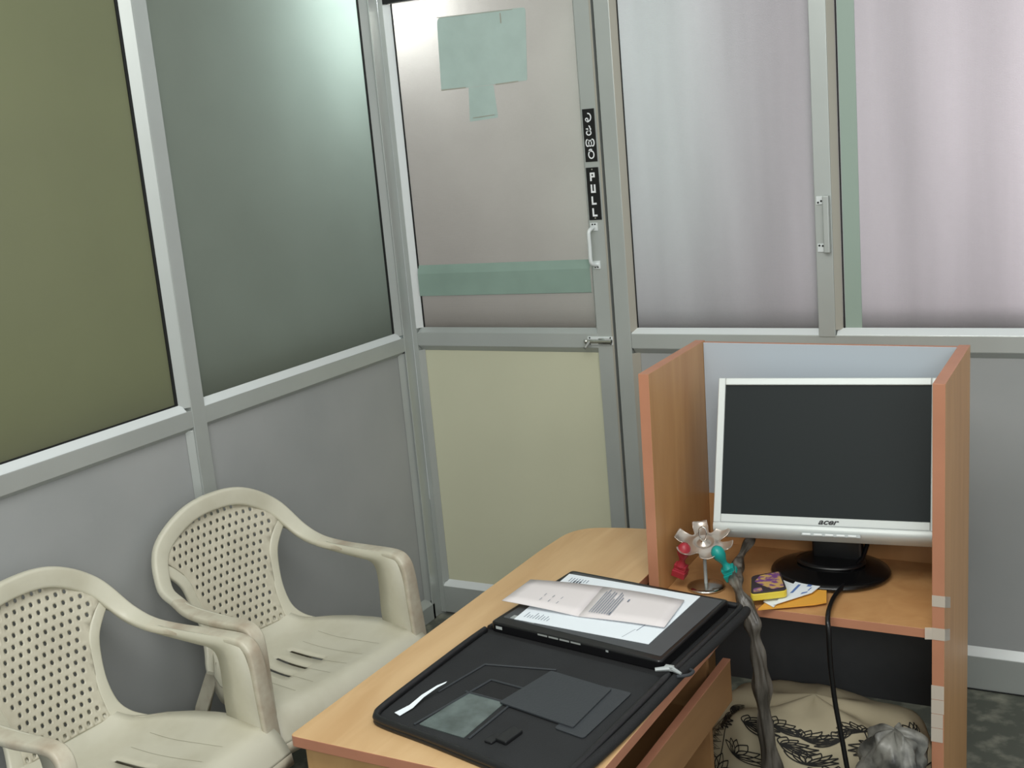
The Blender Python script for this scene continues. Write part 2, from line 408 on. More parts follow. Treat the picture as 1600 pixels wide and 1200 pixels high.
for k, ch in enumerate('PULL'):
    z1 = .067-k*.0375; z0 = z1-hh; x0 = -wd/2; x1 = wd/2
    rect(x0, x0+s_, z0, z1)
    if ch == 'P': rect(x0+s_, x1, z1-s_*.85, z1); rect(x1-s_, x1, z0+hh*.42, z1-s_*.85); rect(x0+s_, x1-s_, z0+hh*.42, z0+hh*.42+s_*.8)
    if ch == 'U': rect(x0+s_, x1, z0, z0+s_); rect(x1-s_, x1, z0+s_, z1)
    if ch == 'L': rect(x0+s_, x1, z0, z0+s_)
d.build('lettering', M['white_ink'], pull)
for z in (.077, -.077):
    d = MB(); d.tube([(0, -.0035, z), (0, -.0045, z)], .0022, 8); d.build('screw', M['alu_warm'], pull)
kan = empty('kannada_sign', (.7525, 0, 1.713))
tag(kan, 'black vertical sign with white Kannada script, above the PULL sign', 'sign')
d = MB(); d.box(-.0205, .0205, -.0035, -.0005, -.082, .082); d.build('backing', M['black_sign'], kan, bevel=.0006)
d = MB(); y = -.0042; sw = .0038
def arc(cx, cz, rx, rz, a0, a1, n=18): return [(cx+rx*math.cos(math.radians(a0+(a1-a0)*i/n)), cz+rz*math.sin(math.radians(a0+(a1-a0)*i/n))) for i in range(n+1)]
# first letter: hook closing into a small loop at the lower left
ribbon2d(d, arc(-.001, .056, .0095, .012, 100, -80)+arc(-.003, .046, .0045, .0035, -40, -180, 8), sw, y)
ribbon2d(d, arc(-.006, .049, .0042, .0045, 0, 360), sw*.85, y)
# second letter: stacked loops with a flag
ribbon2d(d, arc(-.002, .008, .0078, .0068, 0, 360), sw, y)
ribbon2d(d, arc(-.001, .019, .0062, .0052, -150, 60)+[(.003, .027), (-.001, .030)], sw, y)
ribbon2d(d, [(-.011, .020), (-.005, .0215), (-.006, .014)], sw, y)
# third letter: wide, three bowls
ribbon2d(d, arc(-.0085, -.023, .0055, .0105, 80, 330), sw, y)
ribbon2d(d, arc(0, -.023, .0048, .0105, 20, -200), sw*.9, y)
ribbon2d(d, arc(.0085, -.023, .0055, .0105, -150, 110), sw, y)
ribbon2d(d, [(-.005, -.014), (0, -.018), (.005, -.014)], sw*.9, y)
# fourth letter: open bowl with inner curl
ribbon2d(d, arc(.0015, -.060, .0092, .0115, 130, 470), sw, y)
ribbon2d(d, arc(0, -.047, .005, .0035, 200, 20, 10), sw*.9, y)
d.build('lettering', M['white_ink'], kan)

pp = empty('glued_paper', (0, 0, 0))
tag(pp, 'blank mint green sheet glued to the upper door glass', 'paper')
d = MB()
poly = rpoly([(.203, 1.901), (.532, 1.903), (.547, 2.129), (.212, 2.137)], [.004, .006, .012, .022])
d.add([(x, .0225, z) for x, z in poly]+[(x, .0238, z) for x, z in poly], [tuple(range(len(poly)))] + [(i, (i+1) % len(poly), len(poly)+(i+1) % len(poly), len(poly)+i) for i in range(len(poly))])
d.build('sheet', M['mint'], pp)
d = MB()
poly = rpoly([(.303, 1.790), (.413, 1.795), (.406, 1.901), (.310, 1.901)], .004)
d.add([(x, .0228, z) for x, z in poly], [tuple(range(len(poly)))])
d.build('torn_tab', M['mint'], pp)
d = MB()
def fl(x0, x1, z0, z1, dz=0): d.add([(x0, .0220, z0), (x1, .0220, z0+dz), (x1, .0220, z1+dz), (x0, .0220, z1)], [(0, 1, 2, 3)])
fl(.203, .30, 1.900, 1.904); fl(.414, .50, 1.899, 1.903, .002); fl(.316, .40, 1.800, 1.8025, .004); fl(.452, .456, 2.09, 2.122); fl(.212, .5, 2.135, 2.137, -.008)
d.build('glue_line', M['alu_warm'], pp)

# ------------------------------------------------------------------ chair
def rrect_section(w, t, n=3, r=.35):
    """rounded rectangle cross-section, w along a, t along b"""
    out = []; rr = min(w, t)*r
    for sx, sy, a0 in ((1, 1, 0), (-1, 1, 90), (-1, -1, 180), (1, -1, 270)):
        for k in range(n+1):
            a = math.radians(a0+90*k/n); out.append((sx*(w/2-rr)+rr*math.cos(a), sy*(t/2-rr)+rr*math.sin(a)))
    return out
def band(mb, keys, n=6, mi=None, caps=True, span=None):
    """keys: (point, width axis, width, thickness)"""
    P = catmull([k[0] for k in keys], n); A = catmull([k[1] for k in keys], n); W = catmull([(k[2], k[3], 0) for k in keys], n)
    rows = []
    for i, p in enumerate(P):
        tg = (P[min(i+1, len(P)-1)]-P[max(i-1, 0)]).normalized(); a = A[i]-tg*A[i].dot(tg); a.normalize(); b = tg.cross(a)
        rows.append([p+a*u+b*v for u, v in rrect_section(W[i].x, W[i].y)])
    if span: rows = rows[span[0]*n:span[1]*n+1]
    mb.grid(rows, mi, closed_v=True)
    if caps:
        n_ = len(rows[0]); mb.add(rows[0], [tuple(range(n_))], mi); mb.add(rows[-1], [tuple(range(n_-1, -1, -1))], mi)

# rim centre line on the right half (local: x lateral, y forward, z up)
RIM = [((0, -.250, .818), (0, 0, 1), .050, .022), ((.102, -.248, .802), (.36, 0, .93), .050, .022), ((.196, -.236, .742), (.80, 0, .6), .049, .022),
       ((.241, -.182, .664), (.93, .1, .33), .045, .020), ((.252, -.115, .637), (.97, .1, .2), .040, .020), ((.266, -.042, .627), (1, 0, .05), .040, .019),
       ((.272, .059, .628), (1, 0, 0), .041, .019), ((.268, .160, .632), (1, 0, 0), .041, .020), ((.268, .196, .618), (1, 0, 0), .041, .020), ((.270, .208, .580), (1, 0, 0), .042, .018),
       ((.273, .212, .500), (1, 0, 0), .045, .016), ((.276, .216, .430), (1, 0, 0), .047, .015), ((.278, .222, .330), (1, 0, 0), .047, .014), ((.282, .245, .0), (1, 0, 0), .040, .012)]
def mirror(k): return (((-k[0][0]), k[0][1], k[0][2]), ((-k[1][0]), k[1][1], k[1][2]), k[2], k[3])
def interp(T, v):
    if v <= T[0][0]: return T[0][1]
    for (a, b), (c, d) in zip(T, T[1:]):
        if v <= c: return b+(d-b)*(v-a)/(c-a)
    return T[-1][1]
def back_y(x, z):
    """surface of the back rest: leans backwards and curls forward at the sides"""
    return -.160-.098*min(1.15, max(-.1, (z-.42)/.34))+.60*x*x
HW = [(.42, .128), (.445, .122), (.476, .114), (.52, .114), (.60, .126), (.66, .144), (.685, .166), (.71, .190), (.735, .180), (.75, .166), (.77, .138), (.785, .10), (.80, .045), (.806, 0)]
def seat_hw(y_): return interp([(-.19, .122), (-.16, .136), (-.13, .156), (-.10, .182), (-.06, .214), (0, .244), (.06, .258), (.10, .262), (.19, .264), (.215, .280), (.27, .284)], y_)
def make_chair():
    root = empty('plastic_armchair')
    # rim of the back; it runs on into the two arm rests and the front legs
    mb = MB()
    keys = [mirror(k) for k in reversed(RIM)][:-1]+RIM
    band(mb, keys, 7, span=(9, 17), caps=False)
    mb.build('back_rim', M['plastic'], root, smooth=True)
    for s in (1, -1):
        mb = MB(); ks = RIM if s == 1 else [mirror(k) for k in RIM]
        band(mb, ks, 7, span=(4, 9), caps=False)
        # inner flank hanging below the arm rest
        O = [(.222, -.236, .680), (.236, -.205, .668), (.240, -.148, .652), (.248, -.07, .638), (.252, .066, .637), (.251, .150, .638), (.250, .184, .622), (.251, .200, .580), (.253, .206, .52), (.257, .208, .43), (.262, .214, .33), (.272, .238, 0)]
        I = [(.224, -.240, .672), (.236, -.206, .655), (.240, -.156, .634), (.248, -.092, .618), (.252, .030, .609), (.252, .080, .606), (.252, .100, .592), (.252, .107, .560), (.253, .106, .52), (.257, .101, .43), (.262, .125, .33), (.272, .190, 0)]
        Oc, Ic = catmull(O, 4), catmull(I, 4)
        P = [[(s*(a.x*(1-t)+b.x*t), a.y*(1-t)+b.y*t, a.z*(1-t)+b.z*t) for t in (0, .5, 1)] for a, b in zip(Oc, Ic)]
        q = MB(); q.grid(P)
        arm = mb.build('armrest', M['plastic_dirty'], root, smooth=True)
        fo = q.build('inner_flank', M['plastic'], arm, smooth=True); so = fo.modifiers.new('solid', 'SOLIDIFY'); so.thickness = .005; so.offset = 0
        mb = MB()
        band(mb, ks, 7, span=(9, 13), caps=False)
        leg = mb.build('front_leg', M['plastic_dirty'], root, smooth=True)
        # rear leg
        mb = MB(); rows = []
        for z, yb, xo, wf, dp in ((.42, -.150, .165, .05, .05), (.30, -.195, .195, .055, .05), (0, -.262, .245, .045, .04)):
            th = .009
            prof = [(xo-wf, yb), (xo, yb), (xo, yb+dp), (xo-th, yb+dp), (xo-th, yb+th), (xo-wf, yb+th)]
            rows.append([(s*x, y_, z) for x, y_ in prof])
        mb.grid(rows, closed_v=True); mb.build('rear_leg', M['plastic_dirty'], root, bevel=.003)
        # side rib between the lattice and the arm opening
        mb = MB()
        ks = [((.216, -.228, .702), (.5, .2, -.8), .030, .016), ((.186, -.221, .676), (.85, .2, -.5), .030, .016), ((.156, -.212, .635), (.98, .15, -.15), .030, .016), ((.143, -.202, .580), (1, .1, 0), .030, .016), ((.134, -.184, .520), (1, .1, 0), .032, .016),
              ((.139, -.166, .462), (1, .1, .2), .038, .016), ((.156, -.142, .424), (1, .2, .4), .046, .014), ((.182, -.105, .410), (1, -.2, .4), .040, .010)]
        ks = ks if s == 1 else [mirror(k) for k in ks]
        band(mb, ks, 6)
        mb.build('back_rib', M['plastic'], root, smooth=True)
    # perforated lattice, woven-scale pattern with small teardrop holes
    mb = MB(); cw, chh = .0222, .0252
    Z0, Z1 = .440, .803
    def halfw(z): return interp(HW, z)+.007
    def inside(x, z): return Z0 <= z <= Z1 and abs(x) <= halfw(z)
    def clampp(x, z):
        z = min(max(z, Z0), Z1); hw = halfw(z); return (max(-hw, min(hw, x)), z)
    for r in range(-1, 16):
        for c in range(-10, 11):
            cx = (c+(.5 if r % 2 else 0))*cw; cz = Z0+(r+.5)*chh*.93
            if not inside(cx, cz) and not inside(cx*.86, cz-.008): continue
            x0, x1, z0, z1 = cx-cw/2, cx+cw/2, cz-chh*.465, cz+chh*.465
            out = [(x0, z0), (x0+cw*.25, z0), (cx, z0), (x1-cw*.25, z0), (x1, z0), (x1, cz), (x1, z1), (x1-cw*.25, z1), (cx, z1), (x0+cw*.25, z1), (x0, z1), (x0, cz)]
            oc = [clampp(*p) for p in out]
            full = abs(cx)+.008 < halfw(cz)-.007 and abs(cx)+.006 < halfw(cz+.009)-.007 and cz < .792 and cz > .446
            O = [(x, back_y(x, z), z) for x, z in oc]
            if not full:
                mb.add(O, [tuple(range(12))]); continue
            hc = (cx, cz-.0020); hole = []
            for (px, pz) in out:
                a = math.atan2(pz-cz, px-cx); sn = math.sin(a)
                rr = .0047*(1+.65*max(0, sn)**3)*(1 if sn > -.3 else .82)
                hole.append((hc[0]+rr*math.cos(a), hc[1]+rr*sn))
            mid = [((o[0]*.55+h_[0]*.45), (o[1]*.55+h_[1]*.45)) for o, h_ in zip(out, hole)]
            MID = [(x, back_y(x, z)+.0006+.0026*max(0, z-cz)/.009, z) for x, z in mid]
            HO = [(x, back_y(x, z)-.0004, z) for x, z in hole]
            n = 12
            mb.add(O+MID+HO, [(i, (i+1) % n, n+(i+1) % n, n+i) for i in range(n)]+[(n+i, n+(i+1) % n, 2*n+(i+1) % n, 2*n+i) for i in range(n)])
    lat = mb.build('back_lattice', M['plastic_lattice'], root, smooth=True, merge=True)
    so = lat.modifiers.new('solid', 'SOLIDIFY'); so.thickness = .003; so.offset = 0
    # seat
    mb = MB()
    slots = [-.030, .025, .080]
    base = [i/18*2-1 for i in range(19)]
    xs_n = sorted(set([round(b, 4) for b in base]+[round((q+e)/.245, 4) for q in slots for e in (-.0058, .0058)]))
    xs_n = [x for i, x in enumerate(xs_n) if i == 0 or x-xs_n[i-1] > .006]
    ys = [-.190, -.182, -.172, -.160, -.148, -.135, -.12, -.10, -.08, -.06, -.04, -.02, .0, .03, .06, .075, .085, .10, .125, .15, .175, .19, .205, .22, .235, .248, .258, .264, .267]
    def seat_pt(u, y_):
        hw = seat_hw(y_); x = u*hw; au = abs(u)
        z = .408+.010*max(0, (y_-.02)/.24)
        z += .022*au**3*(1 if y_ < .10 else max(.2, 1-(y_-.10)/.12))
        z -= .010*(1-u*u)*math.sin(PI*min(1, max(0, (y_+.13)/.38)))
        if y_ < -.10: z += ((-.10-y_)/.09)**1.8*.052
        if y_ > .185: z -= ((y_-.185)/.082)**2.4*.072
        return (x, y_, z)
    P = [[seat_pt(u, y_) for y_ in ys] for u in xs_n]
    sl = set()
    for q in slots:
        for i in range(len(xs_n)-1):
            c_ = (xs_n[i]+xs_n[i+1])/2*.245
            if abs(c_-q) < .0057:
                for j in range(len(ys)-1):
                    ym = (ys[j]+ys[j+1])/2
                    if -.042 < ym < .088: sl.add((i, j))
    mb.grid(P, drop=lambda i, j: (i, j) in sl)
    st = mb.build('seat', M['plastic'], root, smooth=True)
    so = st.modifiers.new('solid', 'SOLIDIFY'); so.thickness = .004; so.offset = -1
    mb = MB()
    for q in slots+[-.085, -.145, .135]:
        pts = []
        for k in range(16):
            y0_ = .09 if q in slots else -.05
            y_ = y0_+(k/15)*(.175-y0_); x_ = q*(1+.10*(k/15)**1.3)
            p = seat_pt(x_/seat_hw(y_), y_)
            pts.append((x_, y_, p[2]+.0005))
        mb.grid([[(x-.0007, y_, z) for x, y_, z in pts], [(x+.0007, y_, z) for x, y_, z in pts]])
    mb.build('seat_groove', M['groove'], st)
    # skirt round the seat
    mb = MB()
    for s in (1, -1):
        L_, K_ = [], []
        for y_ in [-.12+.02*i for i in range(20)]:
            p = seat_pt(s, min(y_, .262)); L_.append((p[0], y_, p[2]-.001)); K_.append((p[0]+s*.006, y_, p[2]-.045))
        mb.grid([L_, K_])
    hwf = seat_hw(.267)
    L_ = [seat_pt(u, .267) for u in base]
    mb.grid([L_, [(x*1.01, y_+.002, z-.030) for x, y_, z in L_]])
    ap = mb.build('seat_skirt', M['plastic_dirty'], root, smooth=True)
    so = ap.modifiers.new('solid', 'SOLIDIFY'); so.thickness = .004
    return root
def copy_tree(o, parent=None):
    c = o.copy(); COL.objects.link(c); c.parent = parent
    for ch in list(o.children): copy_tree(ch, c)
    return c
CG = 'cream plastic armchairs along the left partition'
ch1 = make_chair()
ch1.location = (.309, -1.186, 0); ch1.rotation_euler = (0, 0, -1.715)
tag(ch1, 'cream plastic armchair with perforated back, beside the cream door panel', 'chair', CG)
ch2 = copy_tree(ch1); ch2.location = (.300, -1.802, 0); ch2.rotation_euler = (0, 0, -1.60)
tag(ch2, 'cream plastic armchair nearest the camera, cut off by the left edge of the photo', 'chair', CG)

# ------------------------------------------------------------------ desk
ZD = .65
desk = empty('wooden_desk', (.916, -1.89, 0))
tag(desk, 'light beech laminate desk with rounded far corner, holding the open black case', 'desk')
def dl(x, y_): return (x-.916, y_+1.89)
outline = [(.916, -1.89), (1.535, -1.89), (1.545, -1.075), (1.262, -1.05), (1.262, -.615), (1.09, -.617), (.93, -.66), (.918, -.85)]
op = rpoly([dl(*p) for p in outline], [.012, .012, .02, 0, 0, .10, .09, .04], 8)
mb = MB(); mb.prism(op, ZD-.023, ZD, mi_side=1)
mb.build('desk_top', [M['desk_top'], M['edge']], desk, bevel=.0015)
mb = MB(); mb.box(*([.935-.916, 1.50-.916]), .02, .038, .02, ZD-.024)
mb.build('front_panel', M['desk_side'], desk)
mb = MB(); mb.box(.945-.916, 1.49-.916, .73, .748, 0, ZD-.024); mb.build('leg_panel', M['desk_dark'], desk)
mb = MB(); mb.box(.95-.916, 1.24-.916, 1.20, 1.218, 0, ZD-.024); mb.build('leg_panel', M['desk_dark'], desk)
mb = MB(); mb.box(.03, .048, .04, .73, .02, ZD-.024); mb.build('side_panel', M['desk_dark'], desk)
dr = MB()
x1 = 1.522-.916; y0 = .06; y1 = .80
dr.box(x1-.016, x1, y0, y1, .435, .535); dr.build('drawer', [M['desk_dark'], M['edge']], desk)
dd = [o for o in desk.children if o.name.startswith('drawer')][0]
dr = MB(); dr.box(x1-.017, x1+.0005, y0-.0005, y1+.0005, .535, .5375); dr.build('edge_band', M['edge'], dd)
dr = MB(); dr.box(.10, x1-.016, .07, .71, .44, .452); dr.build('tray_base', M['desk_dark'], dd)
dr = MB(); dr.box(x1-.05, x1-.03, .05, .76, .575, .60); dr.box(x1-.056, x1-.026, .735, .765, .565, .61); dr.build('drawer_runner', M['bezel_dark'], desk)

# ------------------------------------------------------------------ computer carrel
car = empty('computer_carrel', (1.2689, -.9629, 0), (0, .0146, .028))
tag(car, 'beech study carrel with pale inner back panel around the monitor', 'carrel')
HT = 1.166; WI = .632; T1 = .026; DP = .416
def slab(name, x0, x1, y0, y1, z0, z1, mats, edge=None):
    """board with a differently coloured edge band on the faces listed in edge"""
    mb = MB(); mb.box(x0, x1, y0, y1, z0, z1)
    o = mb.build(name, mats, car, bevel=.0008)
    for p in o.data.polygons:
        n = p.normal
        if 'top' in edge and n.z > .9: p.material_index = 1
        if 'front' in edge and n.y < -.9: p.material_index = 1
        if 'back' in edge and n.y > .9: p.material_index = 1
        if 'inner' in edge and n.y < -.9: p.material_index = 2
    return o
WM = [M['carrel_wood'], M['carrel_edge'], M['carrel_back']]
slab('side_panel', 0, T1, 0, DP, 0, HT, WM, ('top', 'front'))
slab('side_panel', T1+WI, 2*T1+WI, 0, DP, 0, HT, WM, ('top', 'front', 'back'))
slab('back_panel', T1+.0005, T1+WI-.0005, DP-.016, DP, .22, HT-.003, WM, ('top', 'inner'))
slab('shelf', T1+.0005, T1+WI-.0005, .006, DP-.017, .588, .610, WM, ('front',))
# dark board inside the carrel; the shadow below the shelf is in its colour
mb = MB(); mb.box(T1+.001, T1+WI-.001, DP-.020, DP-.0165, .22, .585); mb.build('shaded_back_board', M['grey_pad'], car)
mb = MB(); mb.box(T1+.001, T1+WI-.001, DP-.020, DP-.0165, .6105, .75); mb.build('back_rail', M['carrel_wood'], car)

# tape pieces wrapped round the front edge of the right side panel
tg = 'strips of translucent tape on the right carrel panel'
def tape(name, label, x0, x1, z0, z1, side=0.0, left=0.0):
    e = MB(); yf = -.0012; xi = T1+WI; xo = 2*T1+WI
    pts = []
    if left: pts.append((xi-left, yf-.004))
    pts += [(x0, yf), (x1, yf)]
    if side: pts += [(xo+.0012, yf), (xo+.0012, side)]
    dz = [-(.42*y_ if y_ > .01 else 0) for x, y_ in pts]
    e.grid([[(x, y_, z0+q_) for (x, y_), q_ in zip(pts, dz)], [(x, y_, z1+q_) for (x, y_), q_ in zip(pts, dz)]])
    o = e.build(name, M['tape'])
    o.matrix_world = Matrix.Translation(car.location) @ Euler(car.rotation_euler).to_matrix().to_4x4()
    tag(o, label, 'tape', tg)
xi, xo = T1+WI, 2*T1+WI
tape('sticky_tape', 'translucent tape strip wrapped round the carrel edge just above shelf level', xi, xo, .668, .694, .085)
tape('sticky_tape', 'translucent tape strip joining shelf and carrel edge just below shelf level', xi, xo, .590, .618, .08, .014)
for k, nm in enumerate(['topmost of four stacked low on the carrel edge', 'second of four stacked low on the carrel edge', 'third of four stacked low on the carrel edge', 'lowest of four stacked low on the carrel edge']):
    tape('sticky_tape', 'translucent tape piece, '+nm, xi-.001, xo-.002+(.002 if k < 2 else 0), .448-k*.0345, .4815-k*.0345)

# ------------------------------------------------------------------ monitor
mon = empty('computer_monitor', (1.661, -.70, .61))
tag(mon, 'silver widescreen acer monitor with dark screen inside the beech carrel', 'monitor')
head = Matrix.Translation(Vector((1.661, -.70, .924))-Vector(mon.location)) @ Matrix.Rotation(.117, 4, 'Z') @ Matrix.Rotation(-.399, 4, 'X')
SW, SH = .474*1.091/2, .296*1.091/2
XR = .232   # right half is a little shorter, it is tucked behind the side panel
def mk(name, mb, mat, parent=mon, bevel=0, smooth=False): 
    o = mb.build(name, mat, parent, bevel=bevel, smooth=smooth)
    if parent is mon: o.matrix_local = head
    return o
L, Rr, T, Bo = -SW-.018, XR+.016, SH+.018, -SH-.050
mb = MB()
mb.box(L, -SW, -.012, .03, Bo+.028, T); mb.box(XR, Rr, -.012, .03, Bo+.028, T); mb.box(-SW, XR, -.012, .03, SH, T)
mb.box(-SW, XR, -.012, .03, -SH-.020, -SH)
mb.prism([(0, 0)]*0 or [(0, 0), (1e-4, 0), (0, 1e-4)], 0, 0) if False else None
bez = mk('bezel', mb, M['bezel'], bevel=.002)
mb = MB(); rows = []
for k in range(9):
    a = k/8; yy = -.013-.004*math.sin(a*PI)+.030*a**3; zz = -SH-.021-.034*a
    rows.append([(L, yy+.004, zz+.001), (L+.02, yy, zz), (XR, yy, zz), (Rr, yy+.002, zz)])
mb.grid(rows)
mb.grid([[(L, .0315, -SH-.021), (Rr, .0315, -SH-.021)], [(L, .0315, -SH-.055), (Rr, .0315, -SH-.055)]])
mb.grid([[(L, .0215, -SH-.055), (Rr, .0215, -SH-.055)], [(L, .0315, -SH-.055), (Rr, .0315, -SH-.055)]])
chin = mk('lower_bezel', mb, M['bezel'], smooth=True)
mb = MB(); mb.box(L+.0015, Rr-.0015, -.0125, -.0118, -SH-.0205, -SH-.0190); mk('bezel_groove', mb, M['bezel_dark'])
mb = MB(); mb.box(-SW-.0005, XR+.0005, -.006, .02, -SH-.0005, SH+.0005); mk('screen', mb, M['screen'])
mb = MB()
mb.box(L+.012, Rr-.012, .030, .045, -SH-.01, T-.012); mb.box(-.14, .14, .045, .062, -.11, .09)
mk('rear_housing', mb, M['black_plastic'], bevel=.006)
for k in range(5):
    mb = MB(); x = -.058+k*.0265; mb.box(x, x+.020, -.0195, -.014, -SH-.0435, -SH-.0385)
    mk('button', mb, M['alu_hi'], bevel=.0015)
mb = MB(); mb.box(-.061, .078, -.0178, -.0135, -SH-.0455, -SH-.0365); mk('button_strip', mb, M['bezel_dark'], bevel=.002)
lg = text_mesh('maker_logo', 'acer', .019, M['bezel_dark'], mon, (0, 0, 0), (0, 0, 0), shear=.35, offset=.0006, sx=1.25)
lg.data.materials.clear(); lg.data.materials.append(M['black_sign'])
lg.matrix_local = head @ Matrix.Translation((0, -.0125, -SH-.010)) @ Matrix.Rotation(PI/2, 4, 'X') @ Matrix.Diagonal((1.35, 1, 1, 1))
# stand
mb = MB(); mb.lathe([(0, .026), (.06, .024), (.10, .017), (.128, .012), (.143, .008), (.146, .003), (.144, 0), (0, 0)], (-.012, .012, .0), 48, sx=1, sy=.90)
mb.build('stand_base', M['black_gloss'], mon, smooth=True)
mb = MB(); mb.box(-.062, .062, .03, .058, .015, .26); mb.build('stand_neck', M['black_plastic'], mon, bevel=.006)
mb = MB(); mb.lathe([(.085, .0245), (.085, .0285), (.065, .030), (0, .031)], (-.012, .02, 0), 40, sx=1, sy=.75); mb.build('swivel_plate', M['black_plastic'], mon, smooth=True)

# black cable from monitor over the shelf edge to the floor
mb = MB(); mb.tube(catmull([(1.735, -.62, .70), (1.725, -.66, .65), (1.713, -.70, .632), (1.706, -.78, .618), (1.702, -.86, .617), (1.708, -.93, .617), (1.716, -.975, .612), (1.721, -.990, .585), (1.722, -.986, .50), (1.728, -.98, .41), (1.739, -.978, .33), (1.75, -.978, .25), (1.77, -.97, .10), (1.78, -.95, .02)], 8), .0058, 10)
tag(mb.build('monitor_cable', M['black_plastic'], smooth=True), 'black cable hanging from the monitor over the shelf edge to the floor', 'cable')

# grey wrapped cable bundle
pts = catmull([(1.452, -.70, .695), (1.462, -.735, .690), (1.455, -.80, .665), (1.478, -.90, .655), (1.512, -.975, .650), (1.545, -.992, .60), (1.552, -.998, .55), (1.562, -1.0, .47), (1.565, -.998, .38), (1.572, -.995, .28), (1.580, -.99, .16), (1.60, -.97, .01)], 8)
mb = MB(); n = len(pts); rad = []
for i in range(n):
    f = i/(n-1); rad.append(.008+.004*math.sin(min(1, f*3)*PI/2)+.0025*math.sin(f*31)+.0018*math.sin(f*67)+.009*f*f)
rad[0] = .006
rows = []
prev = Vector((1, 0, 0))
for i, p in enumerate(pts):
    t_ = (pts[min(i+1, n-1)]-pts[max(i-1, 0)]).normalized(); u = (prev-t_*prev.dot(t_)).normalized(); prev = u; w_ = t_.cross(u)
    rows.append([p+(u*math.cos(2*PI*k/18)+w_*math.sin(2*PI*k/18))*rad[i]*(1+.26*math.sin(k*2*PI/18*5+i*.22)+.12*math.sin(k*2*PI/18*3-i*.5)) for k in range(18)])
mb.grid(rows, closed_v=True); mb.add(rows[0], [tuple(range(18))]); mb.add(rows[-1], [tuple(range(18))])
tag(mb.build('wrapped_cable_bundle', M['wrap'], smooth=True), 'bundle of cables twisted in grey plastic wrap hanging left of the shelf', 'cable bundle')
mb = MB(); mb.tube(catmull([(1.53, -.93, .56), (1.535, -.93, .45), (1.545, -.93, .33), (1.56, -.92, .2), (1.58, -.9, .02)], 6), .004, 8)
tag(mb.build('thin_cable', M['black_plastic'], smooth=True), 'thin black cable hanging behind the grey wrapped bundle', 'cable')

# ------------------------------------------------------------------ things on the shelf
ZS = .6105
mb = MB(); mb.prism([(1.553, -.972), (1.668, -.905), (1.690, -.885), (1.657, -.755), (1.575, -.752)], ZS, ZS+.003)
tag(mb.build('paper_envelope', M['orange']), 'orange paper envelope lying under the white cards on the shelf', 'envelope')
def card(name, quad, z, label, blots):
    e = empty(name, (quad[0][0], quad[0][1], z)); o_ = Vector((quad[0][0], quad[0][1]))
    m_ = MB(); m_.prism([tuple(Vector(q)-o_) for q in quad], 0, .0012); m_.build('card_sheet', M['paper'], e)
    m_ = MB()
    for (u, v, du, dv) in blots:
        q = [tuple(quad_pt(quad, a, b)-o_) for a, b in ((u, v), (u+du, v), (u+du, v+dv), (u, v+dv))]
        m_.add([(x, y_, .0016) for x, y_ in q], [(0, 1, 2, 3)])
    m_.build('printed_mark', M['inkblue'], e)
    return tag(e, label, 'card', 'white cards on the shelf')
card('business_card', [(1.553, -.93), (1.585, -.955), (1.607, -.722), (1.567, -.690)], ZS+.0045, 'white card with one blue mark, left of the other white card beside the yellow box', [(.35, .70, .25, .05), (.4, .76, .15, .03), (.3, .45, .3, .015), (.35, .4, .2, .012)])
card('business_card', [(1.583, -.952), (1.648, -.855), (1.660, -.790), (1.598, -.724)], ZS+.008, 'white card with two blue marks, right of the other card', [(.55, .55, .16, .10), (.74, .30, .05, .2), (.62, .15, .18, .09), (.2, .3, .1, .3), (.50, .84, .1, .05)])
card('business_card', [(1.600, -.735), (1.664, -.80), (1.667, -.765), (1.633, -.690)], ZS+.0105, 'small white slip at the far end of the white cards', [(.3, .4, .3, .12)])
bx = empty('eraser_box', (1.553, -.893, ZS+.012), (0, 0, math.radians(0)))
tag(bx, 'small yellow box with purple and gold printed lid on the shelf', 'box')
q = [(-.022, -.062), (.052, -.012), (.002, .098), (-.055, .045)]
qr = rpoly(q, .014, 5)
mb = MB(); mb.prism(qr, 0, .017); mb.build('box_base', M['yellow'], bx, bevel=.002)
mb = MB(); mb.prism([(x*.97, y_*.97) for x, y_ in qr], .017, .0205); lid = mb.build('box_lid', M['boxdark'], bx, bevel=.001)
mb = MB(); mb.prism(rpoly([tuple(quad_pt(q, *a)) for a in ((.62, .08), (.93, .14), (.93, .93), (.30, .90), (.12, .62), (.30, .40))], .004), .0205, .0212); mb.build('printed_panel', M['tin'], lid)
mb = MB(); mb.prism(rpoly([tuple(quad_pt(q, *a)) for a in ((.08, .06), (.34, .06), (.30, .26), (.08, .24))], .004), .0205, .0212); mb.build('printed_panel', M['tin'], lid)

